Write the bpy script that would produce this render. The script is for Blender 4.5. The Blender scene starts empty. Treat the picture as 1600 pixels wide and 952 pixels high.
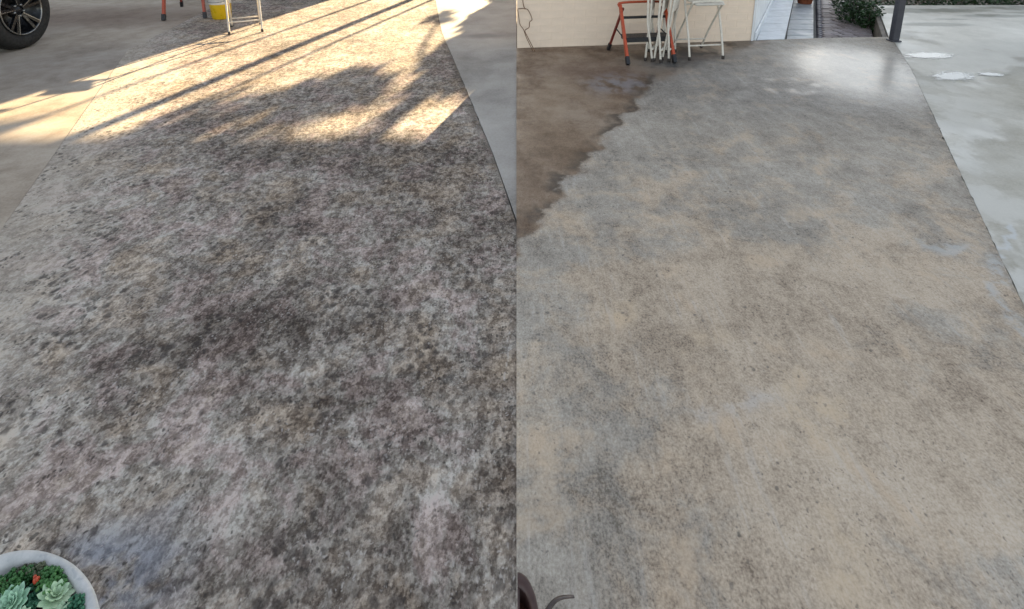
import bpy, bmesh, math, random
from mathutils import Vector, Matrix, Euler
R = math.radians
random.seed(7)
scene = bpy.context.scene
COL = scene.collection

# ---------------------------------------------------------------- camera
cam_d = bpy.data.cameras.new('camera')
cam = bpy.data.objects.new('camera', cam_d); COL.objects.link(cam)
cam.location = (0, 0, 1.55)
cam.rotation_euler = (R(90 - 15), 0, 0)
cam_d.sensor_width = 36.0
cam_d.lens = 20.25
cam_d.shift_x = -7 / 1600
cam_d.shift_y = -405 / 1600
cam_d.clip_end = 2000
scene.camera = cam

# ---------------------------------------------------------------- sky and sun
SUN_AZ, SUN_EL = 15.0, 14.5          # degrees to the right of straight ahead, and above the horizon
world = bpy.data.worlds.new('World'); scene.world = world
world.use_nodes = True
wn = world.node_tree.nodes; wl = world.node_tree.links
wn.clear()
sky = wn.new('ShaderNodeTexSky'); sky.sky_type = 'NISHITA'; sky.sun_disc = False
sky.sun_elevation = R(SUN_EL); sky.sun_rotation = R(SUN_AZ)
sky.air_density = 1.0; sky.dust_density = 0.4; sky.ozone_density = 1.2
bg = wn.new('ShaderNodeBackground'); bg.inputs['Strength'].default_value = 0.052
wo = wn.new('ShaderNodeOutputWorld')
hz = wn.new('ShaderNodeHueSaturation'); hz.inputs['Saturation'].default_value = 0.47      # thin even haze: the sky is paler than clear air
wl.new(sky.outputs[0], hz.inputs['Color']); wl.new(hz.outputs[0], bg.inputs[0]); wl.new(bg.outputs[0], wo.inputs[0])

sd_ = bpy.data.lights.new('sun', 'SUN'); sd_.energy = 5.0; sd_.angle = R(0.53); sd_.color = (1.0, 0.77, 0.46)
sun = bpy.data.objects.new('sun', sd_); COL.objects.link(sun)
sdir = Vector((math.sin(R(SUN_AZ)) * math.cos(R(SUN_EL)), math.cos(R(SUN_AZ)) * math.cos(R(SUN_EL)), math.sin(R(SUN_EL))))
sun.rotation_euler = sdir.to_track_quat('Z', 'Y').to_euler()
sun.location = sdir * 60

scene.view_settings.view_transform = 'Standard'
scene.view_settings.look = 'None'
scene.view_settings.exposure = 2.88
scene.view_settings.gamma = 1.0
scene.view_settings.use_curve_mapping = False
scene.cycles.max_bounces = 5; scene.cycles.diffuse_bounces = 2; scene.cycles.glossy_bounces = 2; scene.cycles.transmission_bounces = 1; scene.cycles.transparent_max_bounces = 6

# ---------------------------------------------------------------- node helpers
class NT:
    def __init__(s, name, flat=False):
        s.flat = flat; s.m = bpy.data.materials.new(name); s.m.use_nodes = True
        s.t = s.m.node_tree; s.n = s.t.nodes; s.l = s.t.links
        s.b = s.n['Principled BSDF']
        tc = s.n.new('ShaderNodeTexCoord'); s.P = tc.outputs['Object']
    def put(s, sock, v):
        if isinstance(v, bpy.types.NodeSocket): s.l.new(v, sock)
        elif isinstance(v, (tuple, list)):
            sock.default_value = tuple(v) + (1.0,) if (len(v) == 3 and sock.type == 'RGBA') else tuple(v)
        else: sock.default_value = v
    def math(s, op, a, b=0.0, c=None, clamp=False):
        x = s.n.new('ShaderNodeMath'); x.operation = op; x.use_clamp = clamp
        s.put(x.inputs[0], a); s.put(x.inputs[1], b)
        if c is not None: s.put(x.inputs[2], c)
        return x.outputs[0]
    def add(s, a, b): return s.math('ADD', a, b)
    def sub(s, a, b): return s.math('SUBTRACT', a, b)
    def mul(s, a, b): return s.math('MULTIPLY', a, b)
    def inv(s, a): return s.math('SUBTRACT', 1.0, a)
    def mx(s, a, b): return s.math('MAXIMUM', a, b)
    def vm(s, op, a, b=None):
        x = s.n.new('ShaderNodeVectorMath'); x.operation = op
        s.put(x.inputs[0], a)
        if b is not None: s.put(x.inputs['Scale'] if op == 'SCALE' else x.inputs[1], b)
        return x.outputs['Value'] if op in ('DOT_PRODUCT', 'LENGTH') else x.outputs[0]
    def noise(s, scale, detail=2.0, rough=0.5, dist=0.0, vec=None, color=False):
        x = s.n.new('ShaderNodeTexNoise'); x.noise_dimensions = '2D' if s.flat else '3D'
        s.put(x.inputs['Vector'], vec or s.P)
        x.inputs['Scale'].default_value = scale; x.inputs['Detail'].default_value = detail
        x.inputs['Roughness'].default_value = rough; x.inputs['Distortion'].default_value = dist
        return x.outputs['Color'] if color else x.outputs['Fac']
    def voro(s, scale, vec=None, feature='F1', rand=1.0):
        x = s.n.new('ShaderNodeTexVoronoi'); x.feature = feature; x.voronoi_dimensions = '2D' if s.flat else '3D'
        s.put(x.inputs['Vector'], vec or s.P); x.inputs['Scale'].default_value = scale
        x.inputs['Randomness'].default_value = rand
        return x.outputs['Distance']
    def spots(s, scale, r1, r0, keep, vec=None):   # scattered spots of uneven size: only some cells carry one
        x = s.n.new('ShaderNodeTexVoronoi'); x.voronoi_dimensions = '2D' if s.flat else '3D'
        s.put(x.inputs['Vector'], vec or s.P); x.inputs['Scale'].default_value = scale
        sp = s.n.new('ShaderNodeSeparateColor'); s.put(sp.inputs[0], x.outputs['Color'])
        d = s.add(x.outputs['Distance'], s.mul(sp.outputs[1], r1 * 0.55))
        return s.mul(s.step(d, r1, r0), s.math('GREATER_THAN', sp.outputs[0], 1.0 - keep))
    def step(s, v, lo, hi, a=0.0, b=1.0):
        x = s.n.new('ShaderNodeMapRange'); x.interpolation_type = 'SMOOTHSTEP'
        s.put(x.inputs['Value'], v); x.inputs['From Min'].default_value = lo; x.inputs['From Max'].default_value = hi
        x.inputs['To Min'].default_value = a; x.inputs['To Max'].default_value = b
        return x.outputs[0]
    def ramp(s, v, stops, interp='LINEAR'):
        x = s.n.new('ShaderNodeValToRGB'); s.put(x.inputs[0], v); cr = x.color_ramp; cr.interpolation = interp
        while len(cr.elements) < len(stops): cr.elements.new(0.5)
        for e, (p, c) in zip(cr.elements, stops): e.position = p; e.color = tuple(c) + (1.0,)
        return x.outputs[0]
    def mix(s, f, a, b, mode='MIX'):
        x = s.n.new('ShaderNodeMix'); x.data_type = 'RGBA'; x.blend_type = mode
        s.put(x.inputs[0], f); s.put(x.inputs[6], a); s.put(x.inputs[7], b)
        return x.outputs[2]
    def warp(s, scale, amp, detail=3.0, vec=None):
        c = s.noise(scale, detail, 0.6, vec=vec, color=True)
        c = s.vm('SUBTRACT', c, (0.5, 0.5, 0.5)); c = s.vm('SCALE', c, amp)
        return s.vm('ADD', vec or s.P, c)
    def blob(s, P, x, y, rx, ry, soft=0.6, rot=0.0):
        d = s.vm('SUBTRACT', P, (x, y, 0.0))
        if rot:
            vr = s.n.new('ShaderNodeVectorRotate'); vr.rotation_type = 'Z_AXIS'; s.put(vr.inputs['Vector'], d); vr.inputs['Angle'].default_value = R(rot); d = vr.outputs[0]
        d = s.vm('MULTIPLY', d, (1.0 / rx, 1.0 / ry, 0.0))
        return s.step(s.vm('LENGTH', d), 1.0 + soft, max(0.0, 1.0 - soft))
    def line(s, P, a, b):                       # signed distance, positive on the right of a->b
        d = Vector((b[0] - a[0], b[1] - a[1])).normalized(); n = (d.y, -d.x, 0.0)
        return s.sub(s.vm('DOT_PRODUCT', P, n), n[0] * a[0] + n[1] * a[1])
    def seg(s, P, a, b):                        # distance to a segment
        ax, ay = a; dx, dy = b[0] - ax, b[1] - ay; L2 = dx * dx + dy * dy
        q = s.vm('SUBTRACT', P, (ax, ay, 0.0)); q = s.vm('MULTIPLY', q, (1, 1, 0))
        t = s.math('MULTIPLY', s.vm('DOT_PRODUCT', q, (dx, dy, 0.0)), 1.0 / L2, clamp=True)
        cv = s.n.new('ShaderNodeCombineXYZ'); s.put(cv.inputs[0], s.mul(t, dx)); s.put(cv.inputs[1], s.mul(t, dy))
        return s.vm('LENGTH', s.vm('SUBTRACT', q, cv.outputs[0]))
    def bump(s, h, strength=0.3, dist=0.003):
        x = s.n.new('ShaderNodeBump'); s.put(x.inputs['Height'], h)
        s.put(x.inputs['Strength'], strength); x.inputs['Distance'].default_value = dist
        s.l.new(x.outputs[0], s.b.inputs['Normal'])
    def out(s, color=None, rough=None, metal=None, spec=None):
        if color is not None: s.put(s.b.inputs['Base Color'], color)
        if rough is not None: s.put(s.b.inputs['Roughness'], rough)
        if metal is not None: s.put(s.b.inputs['Metallic'], metal)
        if spec is not None: s.put(s.b.inputs['Specular IOR Level'], spec)
        return s.m

def simple(name, col, rough=0.6, metal=0.0, var=0.12, scale=20.0, bumpy=0.0, spec=0.5):
    n = NT(name)
    f = n.noise(scale, 5, 0.65)
    lo = tuple(c * (1 - var * 2) for c in col); hi = tuple(min(1, c * (1 + var * 2)) for c in col)
    c = n.ramp(f, [(0.3, lo), (0.7, hi)])
    r = n.step(n.noise(scale * 2.3, 3), 0.3, 0.7, max(0.02, rough - 0.12), min(1, rough + 0.12))
    if bumpy: n.bump(n.noise(scale * 4, 4, 0.6), bumpy, 0.004)
    return n.out(c, r, metal, spec)

# ---------------------------------------------------------------- mesh helpers
class MB:
    def __init__(s): s.v = []; s.f = []; s.smooth = []
    def add(s, vs, fs, smooth=False):
        o = len(s.v); s.v += [tuple(x) for x in vs]
        for f in fs: s.f.append(tuple(i + o for i in f)); s.smooth.append(smooth)
        return s
    def box(s, c, size, rot=None, ch=0.0):
        x, y, z = (q / 2 for q in size); M = (Euler(rot).to_matrix() if rot else Matrix.Identity(3)); c = Vector(c)
        if ch <= 0:
            vs = [(-x,-y,-z),(x,-y,-z),(x,y,-z),(-x,y,-z),(-x,-y,z),(x,-y,z),(x,y,z),(-x,y,z)]
            fs = [(0,3,2,1),(4,5,6,7),(0,1,5,4),(1,2,6,5),(2,3,7,6),(3,0,4,7)]
        else:
            k = ch; vs = []
            for sx in (-1, 1):
                for sy in (-1, 1):
                    for sz in (-1, 1):
                        vs += [(sx*(x-k), sy*(y-k), sz*z), (sx*(x-k), sy*y, sz*(z-k)), (sx*x, sy*(y-k), sz*(z-k))]
            bm = bmesh.new()
            for q in vs: bm.verts.new(q)
            r = bmesh.ops.convex_hull(bm, input=bm.verts); bm.normal_update()
            bmesh.ops.dissolve_limit(bm, angle_limit=0.01, verts=bm.verts, edges=bm.edges)
            bm.verts.index_update(); vs = [q.co[:] for q in bm.verts]; fs = [tuple(q.index for q in f.verts) for f in bm.faces]; bm.free()
        return s.add([M @ Vector(q) + c for q in vs], fs)
    def tube(s, pts, r, n=8, caps=True):
        pts = [Vector(p) for p in pts]; rs = r if isinstance(r, (list, tuple)) else [r] * len(pts)
        rings = []; up = None
        for i, p in enumerate(pts):
            d = (pts[min(i+1, len(pts)-1)] - pts[max(i-1, 0)]).normalized()
            if up is None:
                up = Vector((0, 0, 1)) if abs(d.z) < 0.9 else Vector((1, 0, 0))
            up = (up - d * up.dot(d)).normalized(); side = d.cross(up)
            rings.append([p + (up * math.cos(a) + side * math.sin(a)) * rs[i] for a in (2*math.pi*k/n for k in range(n))])
        vs = [q for ring in rings for q in ring]; fs = []
        for i in range(len(pts) - 1):
            for k in range(n):
                k2 = (k + 1) % n; fs.append((i*n+k, i*n+k2, (i+1)*n+k2, (i+1)*n+k))
        s.add(vs, fs, True)
        if caps:
            o = len(s.v) - len(vs)
            s.f.append(tuple(o + k for k in reversed(range(n)))); s.smooth.append(False)
            s.f.append(tuple(o + (len(pts)-1)*n + k for k in range(n))); s.smooth.append(False)
        return s
    def lathe(s, prof, c=(0,0,0), n=32, axis='z', a0=0.0, a1=None, sx=1.0, sy=1.0):
        full = a1 is None; a1 = 2*math.pi if full else a1; m = n if full else n + 1
        vs = []
        for (r, z) in prof:
            for k in range(m):
                a = a0 + (a1 - a0) * k / n
                q = (r*math.cos(a)*sx, r*math.sin(a)*sy, z)
                if axis == 'x': q = (z, r*math.cos(a), r*math.sin(a))
                vs.append((q[0]+c[0], q[1]+c[1], q[2]+c[2]))
        fs = []
        for i in range(len(prof)-1):
            for k in range(n):
                k2 = (k+1) % m; fs.append((i*m+k, i*m+k2, (i+1)*m+k2, (i+1)*m+k))
        return s.add(vs, fs, True)
    def prism(s, poly, z0, z1):
        a = sum(poly[i][0]*poly[(i+1)%len(poly)][1]-poly[(i+1)%len(poly)][0]*poly[i][1] for i in range(len(poly)))
        if a < 0: poly = poly[::-1]
        n = len(poly)
        vs = [(x, y, z0) for x, y in poly] + [(x, y, z1) for x, y in poly]
        fs = [tuple(reversed(range(n))), tuple(range(n, 2*n))] + [(i, (i+1)%n, n+(i+1)%n, n+i) for i in range(n)]
        return s.add(vs, fs)
    def build(s, name, mat, parent=None, loc=None):
        me = bpy.data.meshes.new(name); me.from_pydata(s.v, [], s.f)
        me.polygons.foreach_set('use_smooth', s.smooth); me.update()
        me.materials.append(mat)
        o = bpy.data.objects.new(name, me); COL.objects.link(o)
        if parent: o.parent = parent
        if loc: o.location = loc
        return o

def tag(o, label, cat, group=None):
    o['label'] = label; o['category'] = cat
    if group: o['group'] = group
    return o
def thing(name, label, cat, loc=(0,0,0), rz=0.0, group=None):
    o = bpy.data.objects.new(name, None); COL.objects.link(o)
    o.location = loc; o.rotation_euler = (0, 0, rz); o.empty_display_size = 0.1
    return tag(o, label, cat, group)
def struct(o): o['kind'] = 'structure'; return o
def put_copy(src, parent, loc, rot=None, scale=None):
    o = src.copy(); COL.objects.link(o); o.parent = parent; o.location = loc
    if rot: o.rotation_euler = rot
    if scale: o.scale = scale
    return o
def copy_tree(o, parent=None):
    c = o.copy(); COL.objects.link(c); c.parent = parent
    for ch in [q for q in bpy.data.objects if q.parent == o]: copy_tree(ch, c)
    return c
def lerp(a, b, t): return tuple(x + (y - x) * t for x, y in zip(a, b))
def smooth_path(pts, n=6):                      # Catmull-Rom
    P = [Vector(p) for p in pts]; out = []
    for i in range(len(P) - 1):
        p0, p1, p2, p3 = P[max(i-1, 0)], P[i], P[i+1], P[min(i+2, len(P)-1)]
        for k in range(n):
            t = k / n
            out.append(0.5*((2*p1) + (p2-p0)*t + (2*p0-5*p1+4*p2-p3)*t*t + (3*p1-p0-3*p2+p3)*t**3))
    return out + [P[-1]]

# ================================================================ concrete materials
def mat_weathered():
    n = NT('weathered_concrete', True)
    PW = n.P; n.P = n.vm('MULTIPLY', PW, (1.0, 0.80, 1.0))          # broom finish: growth runs lengthwise
    W = n.warp(2.5, 0.25, vec=PW)
    low = n.noise(1.5, 3, 0.6, vec=W); mid = n.noise(6.0, 4, 0.66, 0.3); fine = n.noise(33, 4, 0.70); sp = n.noise(115, 2, 0.6)
    k1 = n.step(n.noise(11, 5, 0.70, vec=n.vm('ADD', n.P, (5, 3, 0))), 0.45, 0.56); k2 = n.step(fine, 0.43, 0.57)
    v = n.add(0.525, n.mul(n.sub(low, 0.5), 0.50))
    v = n.add(v, n.mul(n.sub(mid, 0.5), 0.58))
    v = n.add(v, n.mul(n.sub(k1, 0.5), 0.13))
    v = n.add(v, n.mul(n.sub(k2, 0.5), 0.22))
    v = n.add(v, n.mul(n.sub(sp, 0.5), 0.50))
    # paler, smoother zone towards the left edge of the slab; worn spots; heavier growth in patches
    edge = n.line(W, (-1.75, 0.92), (-2.91, 3.42))           # negative left of the edge
    v = n.add(v, n.mul(n.step(edge, 0.95, 0.0), 0.15))
    for (x, y, rx, ry, a) in ((-0.17, 1.22, 0.07, 0.10, 0.18), (-0.62, 1.70, 0.10, 0.07, 0.13), (-0.76, 1.60, 0.06, 0.06, 0.12), (-0.98, 2.05, 0.05, 0.12, 0.12),
                              (-0.29, 1.40, 0.05, 0.04, 0.20), (-0.48, 1.38, 0.06, 0.03, 0.16), (-1.2, 2.9, 0.4, 0.12, 0.12), (-1.9, 2.6, 0.3, 0.3, 0.07), (-1.05, 1.35, 0.2, 0.2, 0.07), (-0.85, 1.25, 0.2, 0.15, 0.06),
                              (-1.1, 3.25, 0.9, 0.18, -0.12), (-0.3, 3.0, 0.25, 0.4, -0.07), (-0.93, 1.80, 0.10, 0.16, -0.12), (-0.55, 1.95, 0.12, 0.10, -0.04), (-0.07, 1.15, 0.05, 0.30, -0.06),
                              (-0.28, 1.12, 0.05, 0.2, -0.08), (-0.80, 1.52, 0.12, 0.10, -0.10), (-0.06, 1.75, 0.06, 0.15, -0.12), (-1.25, 1.75, 0.2, 0.08, -0.09), (-0.25, 1.5, 0.10, 0.15, -0.08), (-0.5, 2.4, 0.3, 0.2, -0.06)):
        v = n.add(v, n.mul(n.blob(W, x, y, rx, ry, 0.8), a))
    c = n.ramp(v, [(0.14, (0.052, 0.039, 0.031)), (0.34, (0.130, 0.104, 0.086)), (0.50, (0.232, 0.195, 0.164)), (0.66, (0.350, 0.302, 0.258)), (0.88, (0.55, 0.49, 0.43))])
    h1 = n.noise(3.4, 4, 0.65, vec=n.vm('ADD', W, (7.3, 2.1, 0)))
    t1 = n.ramp(h1, [(0.28, (1.09, 0.99, 0.85)), (0.42, (1.05, 1.0, 0.93)), (0.50, (0.98, 1.0, 0.98)), (0.60, (1.06, 0.965, 0.97)), (0.74, (1.07, 0.985, 0.92))])
    c = n.mix(1.0, c, t1, 'MULTIPLY')
    blue = n.mul(n.blob(W, -0.955, 0.965, 0.12, 0.13, 0.8), n.step(mid, 0.30, 0.55))
    c = n.mix(n.mul(blue, 0.8), c, n.ramp(v, [(0.25, (0.10, 0.105, 0.125)), (0.75, (0.27, 0.285, 0.325))]))
    c = n.mix(n.mul(n.step(edge, 0.60, -0.02), 0.85), c, n.ramp(v, [(0.2, (0.27, 0.226, 0.178)), (0.8, (0.47, 0.405, 0.33))]))
    # black lichen dots, singly and in drifts
    W4 = n.warp(30, 0.03, 2)
    dsel = n.step(n.noise(4, 3, 0.6, vec=n.vm('ADD', W, (3, 9, 0))), 0.47, 0.60)
    dots = n.mul(n.spots(26, 0.52, 0.24, 0.75, W4), dsel)
    c = n.mix(n.mul(dots, 0.70), c, (0.045, 0.036, 0.032))
    pits = n.mul(n.spots(62, 0.42, 0.18, 0.65, W4), n.step(n.noise(9, 3, 0.6), 0.46, 0.60))
    c = n.mix(n.mul(pits, 0.75), c, (0.045, 0.037, 0.032))
    grit = n.mul(n.spots(75, 0.40, 0.15, 0.55, n.vm('ADD', W4, (2.2, 1.7, 0))), n.step(n.noise(7, 3, 0.6, vec=n.vm('ADD', n.P, (8, 1, 0))), 0.46, 0.60))
    c = n.mix(n.mul(grit, 0.55), c, (0.52, 0.47, 0.42))
    scr = n.step(n.seg(n.warp(14, 0.02, 2, vec=PW), (-0.022, 1.82), (-0.04, 1.50)), 0.006, 0.001)
    c = n.mix(n.mul(n.mul(scr, k2), 0.5), c, (0.46, 0.42, 0.38))
    jd = n.line(n.warp(9, 0.06, 3, vec=PW), (-0.145, 3.23), (-0.853, 6.376))
    c = n.mix(n.mul(n.mul(n.step(jd, -0.07, -0.005), k2), 0.6), c, (0.075, 0.062, 0.052))
    n.bump(n.noise(60, 3, 0.75), 0.6, 0.006)
    return n.out(c, 0.92, 0, 0.22)

def mat_old_tan():                               # smoother tan concrete beside the weathered slab
    n = NT('tan_concrete', True); W = n.warp(1.5, 0.4)
    low = n.noise(1.2, 4, 0.6, vec=W); mid = n.noise(9, 5, 0.6); fine = n.noise(70, 4, 0.7)
    v = n.add(n.add(0.5, n.mul(n.sub(low, 0.5), 1.0)), n.add(n.mul(n.sub(mid, 0.5), 0.4), n.mul(n.sub(fine, 0.5), 0.35)))
    c = n.ramp(v, [(0.25, (0.25, 0.197, 0.146)), (0.5, (0.40, 0.328, 0.252)), (0.75, (0.49, 0.418, 0.338))])
    g = n.blob(W, -3.9, 5.0, 1.2, 0.8, 0.7)
    c = n.mix(n.mul(g, 0.4), c, n.ramp(v, [(0.3, (0.15, 0.135, 0.125)), (0.7, (0.30, 0.275, 0.255))]))
    r = n.blob(W, -5.3, 7.2, 1.3, 0.6, 0.7)
    c = n.mix(n.mul(r, 0.55), c, (0.13, 0.075, 0.05))
    n.bump(n.add(fine, mid), 0.3, 0.003)
    return n.out(c, 0.85, 0, 0.3)

def mat_smooth_grey():
    n = NT('smooth_grey_concrete', True); W = n.warp(1.5, 0.3)
    low = n.noise(1.4, 5, 0.6, vec=W); fine = n.noise(60, 5, 0.7)
    v = n.add(n.add(0.5, n.mul(n.sub(low, 0.5), 1.0)), n.mul(n.sub(fine, 0.5), 0.4))
    c = n.ramp(v, [(0.25, (0.22, 0.198, 0.172)), (0.5, (0.35, 0.318, 0.28)), (0.75, (0.44, 0.405, 0.36))])
    d = n.blob(W, -0.35, 6.2, 0.22, 0.10, 0.7)
    c = n.mix(n.mul(d, 0.6), c, (0.14, 0.13, 0.125))
    n.bump(fine, 0.25, 0.002)
    return n.out(c, 0.8, 0, 0.35)

def mat_cleaned():
    n = NT('cleaned_concrete', True); PW = n.P; n.P = n.vm('MULTIPLY', PW, (1.0, 0.80, 1.0)); W = n.warp(2.2, 0.28, vec=PW); W2 = n.warp(5, 0.22, 4, vec=PW)
    low = n.noise(1.5, 3, 0.6, vec=W); mid = n.noise(7, 5, 0.66); fine = n.noise(46, 5, 0.78); sp = n.noise(140, 2, 0.7)
    k1 = n.step(n.noise(18, 4, 0.7, vec=n.vm('ADD', n.P, (5, 3, 0))), 0.42, 0.58)
    v = n.add(n.add(0.5, n.mul(n.sub(low, 0.5), 0.5)), n.add(n.mul(n.sub(mid, 0.5), 0.42), n.add(n.mul(n.sub(fine, 0.5), 0.52), n.mul(n.sub(sp, 0.5), 0.62))))
    v = n.add(v, n.mul(n.sub(k1, 0.5), 0.07))
    tan = n.ramp(v, [(0.18, (0.185, 0.138, 0.099)), (0.40, (0.405, 0.318, 0.230)), (0.58, (0.53, 0.422, 0.310)), (0.80, (0.62, 0.516, 0.398))])
    grey = n.ramp(v, [(0.18, (0.152, 0.129, 0.103)), (0.40, (0.312, 0.270, 0.219)), (0.58, (0.41, 0.358, 0.292)), (0.80, (0.535, 0.476, 0.395))])
    gm = n.noise(2.4, 6, 0.7, vec=n.vm('ADD', W, (4.0, 1.0, 0)))
    sepx = n.n.new('ShaderNodeSeparateXYZ'); n.put(sepx.inputs[0], W)
    gm = n.add(gm, n.add(n.step(sepx.outputs[1], 1.7, 3.8, 0.0, 0.26), n.step(sepx.outputs[0], 0.5, 0.0, 0.0, 0.10)))
    for (x, y, rx, ry, a) in ((0.06, 1.20, 0.12, 0.30, 0.09), (0.05, 1.75, 0.2, 0.25, 0.05), (0.55, 2.4, 0.3, 0.2, 0.06), (0.85, 1.2, 0.12, 0.10, 0.07),
                              (0.62, 1.72, 0.30, 0.18, -0.20), (0.72, 1.95, 0.35, 0.16, -0.14), (0.90, 1.42, 0.25, 0.16, -0.18), (0.80, 1.05, 0.12, 0.12, -0.14), (1.2, 1.7, 0.35, 0.4, -0.12), (0.9, 2.4, 0.4, 0.5, -0.05)):
        gm = n.add(gm, n.mul(n.blob(W, x, y, rx, ry, 0.8), a))
    c = n.mix(n.step(gm, 0.47, 0.68), tan, grey)
    brk = n.step(mid, 0.40, 0.58)
    och = n.step(n.noise(3.4, 5, 0.62, vec=n.vm('ADD', W, (11, 5, 0))), 0.52, 0.68)
    c = n.mix(n.mul(n.mul(och, brk), 0.40), c, (0.60, 0.44, 0.29))
    for (x, y, rx, ry) in ((0.89, 1.38, 0.05, 0.07), (0.98, 1.42, 0.10, 0.05), (0.60, 1.72, 0.13, 0.06), (0.40, 1.85, 0.07, 0.05), (0.79, 1.02, 0.05, 0.12), (0.93, 1.52, 0.06, 0.04)):
        c = n.mix(n.mul(n.mul(n.blob(W2, x, y, rx, ry, 0.9), brk), 0.5), c, (0.60, 0.45, 0.29))
    for (x, y, rx, ry) in ((0.72, 1.45, 0.08, 0.03), (0.6, 1.42, 0.06, 0.03), (0.17, 2.9, 0.1, 0.1)):
        c = n.mix(n.mul(n.mul(n.blob(W2, x, y, rx, ry, 0.9), brk), 0.45), c, (0.48, 0.455, 0.43))
    # dark pits and specks
    W4 = n.warp(40, 0.02, 2)
    dots = n.mul(n.spots(34, 0.30, 0.08, 0.35, W4), n.step(n.noise(5, 3), 0.45, 0.62))
    c = n.mix(n.mul(dots, 0.6), c, (0.07, 0.065, 0.06))
    pits = n.mul(n.spots(90, 0.36, 0.12, 0.40, W4), n.step(n.noise(11, 2), 0.44, 0.60))
    c = n.mix(n.mul(pits, 0.55), c, (0.08, 0.07, 0.06))
    # faint washing strokes
    ms = n.n.new('ShaderNodeMapping'); n.put(ms.inputs['Vector'], PW); ms.inputs['Rotation'].default_value = (0, 0, R(27)); ms.inputs['Scale'].default_value = (16, 1.3, 1)
    st = n.step(n.noise(2.0, 4, 0.6, vec=ms.outputs[0]), 0.56, 0.72)
    c = n.mix(n.mul(n.mul(st, brk), 0.28), c, (0.56, 0.51, 0.45))
    st2 = n.step(n.noise(1.3, 4, 0.65, vec=n.vm('ADD', ms.outputs[0], (3.3, 0.7, 0))), 0.54, 0.70)
    c = n.mix(n.mul(st2, 0.12), c, n.mix(1.0, c, (0.62, 0.61, 0.62), 'MULTIPLY'))
    # darker damp growth left uncleaned towards the wall
    WE = n.warp(4.0, 0.30, 6, vec=PW)
    bl = n.line(WE, (0.0, 2.254), (0.335, 2.943)); b2 = n.line(WE, (0.335, 2.943), (1.139, 4.566)); b3 = n.line(WE, (1.139, 4.566), (2.3, 5.62))
    dirty = n.mx(n.mx(n.step(bl, 0.03, -0.03), n.step(b2, 0.04, -0.06)), n.step(b3, 0.12, -0.12))
    bv = n.add(n.add(0.5, n.mul(n.sub(n.noise(1.5, 4, 0.55, vec=W), 0.5), 0.9)), n.add(n.mul(n.sub(mid, 0.5), 0.6), n.add(n.mul(n.sub(fine, 0.5), 0.4), n.mul(n.sub(sp, 0.5), 0.35))))
    brown = n.ramp(bv, [(0.25, (0.125, 0.080, 0.050)), (0.5, (0.235, 0.163, 0.108)), (0.75, (0.335, 0.255, 0.182))])
    bgrey = n.blob(W2, 0.85, 4.55, 0.22, 0.28, 0.7, 30)
    brown = n.mix(n.mul(n.mul(bgrey, brk), 0.8), brown, (0.27, 0.245, 0.24))
    bred = n.blob(W2, 0.7, 4.9, 0.45, 0.2, 0.8)
    brown = n.mix(n.mul(bred, 0.35), brown, (0.16, 0.085, 0.06))
    rim = n.mul(n.mul(dirty, n.step(n.math('MINIMUM', bl, b2), -0.14, -0.02)), n.step(n.noise(5, 3), 0.42, 0.58))
    brown = n.mix(n.mul(rim, 0.75), brown, (0.055, 0.045, 0.036))
    wgrey = n.blob(W2, 1.65, 5.15, 0.5, 0.3, 0.7)
    brown = n.mix(n.mul(wgrey, 0.6), brown, (0.12, 0.12, 0.115))
    c = n.mix(dirty, c, brown)
    # wet film near the back right corner
    wet = n.blob(W2, 3.08, 5.0, 0.60, 0.95, 0.9, 20)
    wet2 = n.mul(n.blob(W2, 2.3, 4.5, 0.6, 0.28, 0.8), n.step(n.noise(6, 5, 0.7), 0.42, 0.62))
    damp = n.blob(W2, 2.2, 4.9, 1.6, 1.1, 0.5)
    w = n.math('MAXIMUM', wet, n.mul(wet2, 0.75), clamp=True)
    c = n.mix(n.mul(n.mx(damp, w), 0.45), c, n.mix(1.0, c, (0.50, 0.57, 0.69), 'MULTIPLY'))  # damp darkening, with bluish sky sheen painted into the colour
    jd = n.line(n.warp(9, 0.05, 3, vec=PW), (1.963, 1.891), (4.064, 6.025))
    c = n.mix(n.mul(n.mul(n.step(jd, -0.05, 0.0), k1), 0.5), c, (0.13, 0.115, 0.095))
    # pale washed-out lime streaks by the joint
    lime = None
    pts = [(2.075, 2.17), (1.985, 2.05), (1.90, 1.93), (1.86, 1.80), (1.86, 1.70), (1.80, 1.60)]
    for a, b in zip(pts[:-1], pts[1:]):
        d = n.seg(W2, a, b); lime = d if lime is None else n.math('MINIMUM', lime, d)
    lm = n.mul(n.step(lime, 0.055, 0.0), n.step(n.noise(16, 4, 0.7), 0.35, 0.6))
    lm = n.mx(lm, n.mul(n.blob(W2, 1.93, 2.27, 0.10, 0.03, 0.7), 0.9))
    c = n.mix(n.mul(lm, 0.7), c, (0.50, 0.49, 0.46))
    n.bump(n.noise(75, 3, 0.75), n.mul(n.inv(w), 0.4), 0.004)
    rough = n.step(w, 0.0, 0.9, 0.88, 0.43); rough = n.sub(rough, n.mul(damp, 0.14)); rough = n.mx(n.sub(rough, n.mul(n.mul(dirty, n.step(n.noise(2.2, 4, 0.6), 0.35, 0.6)), 0.5)), 0.30)
    return n.out(c, rough, 0, n.step(w, 0, 1, 0.3, 0.26))

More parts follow.
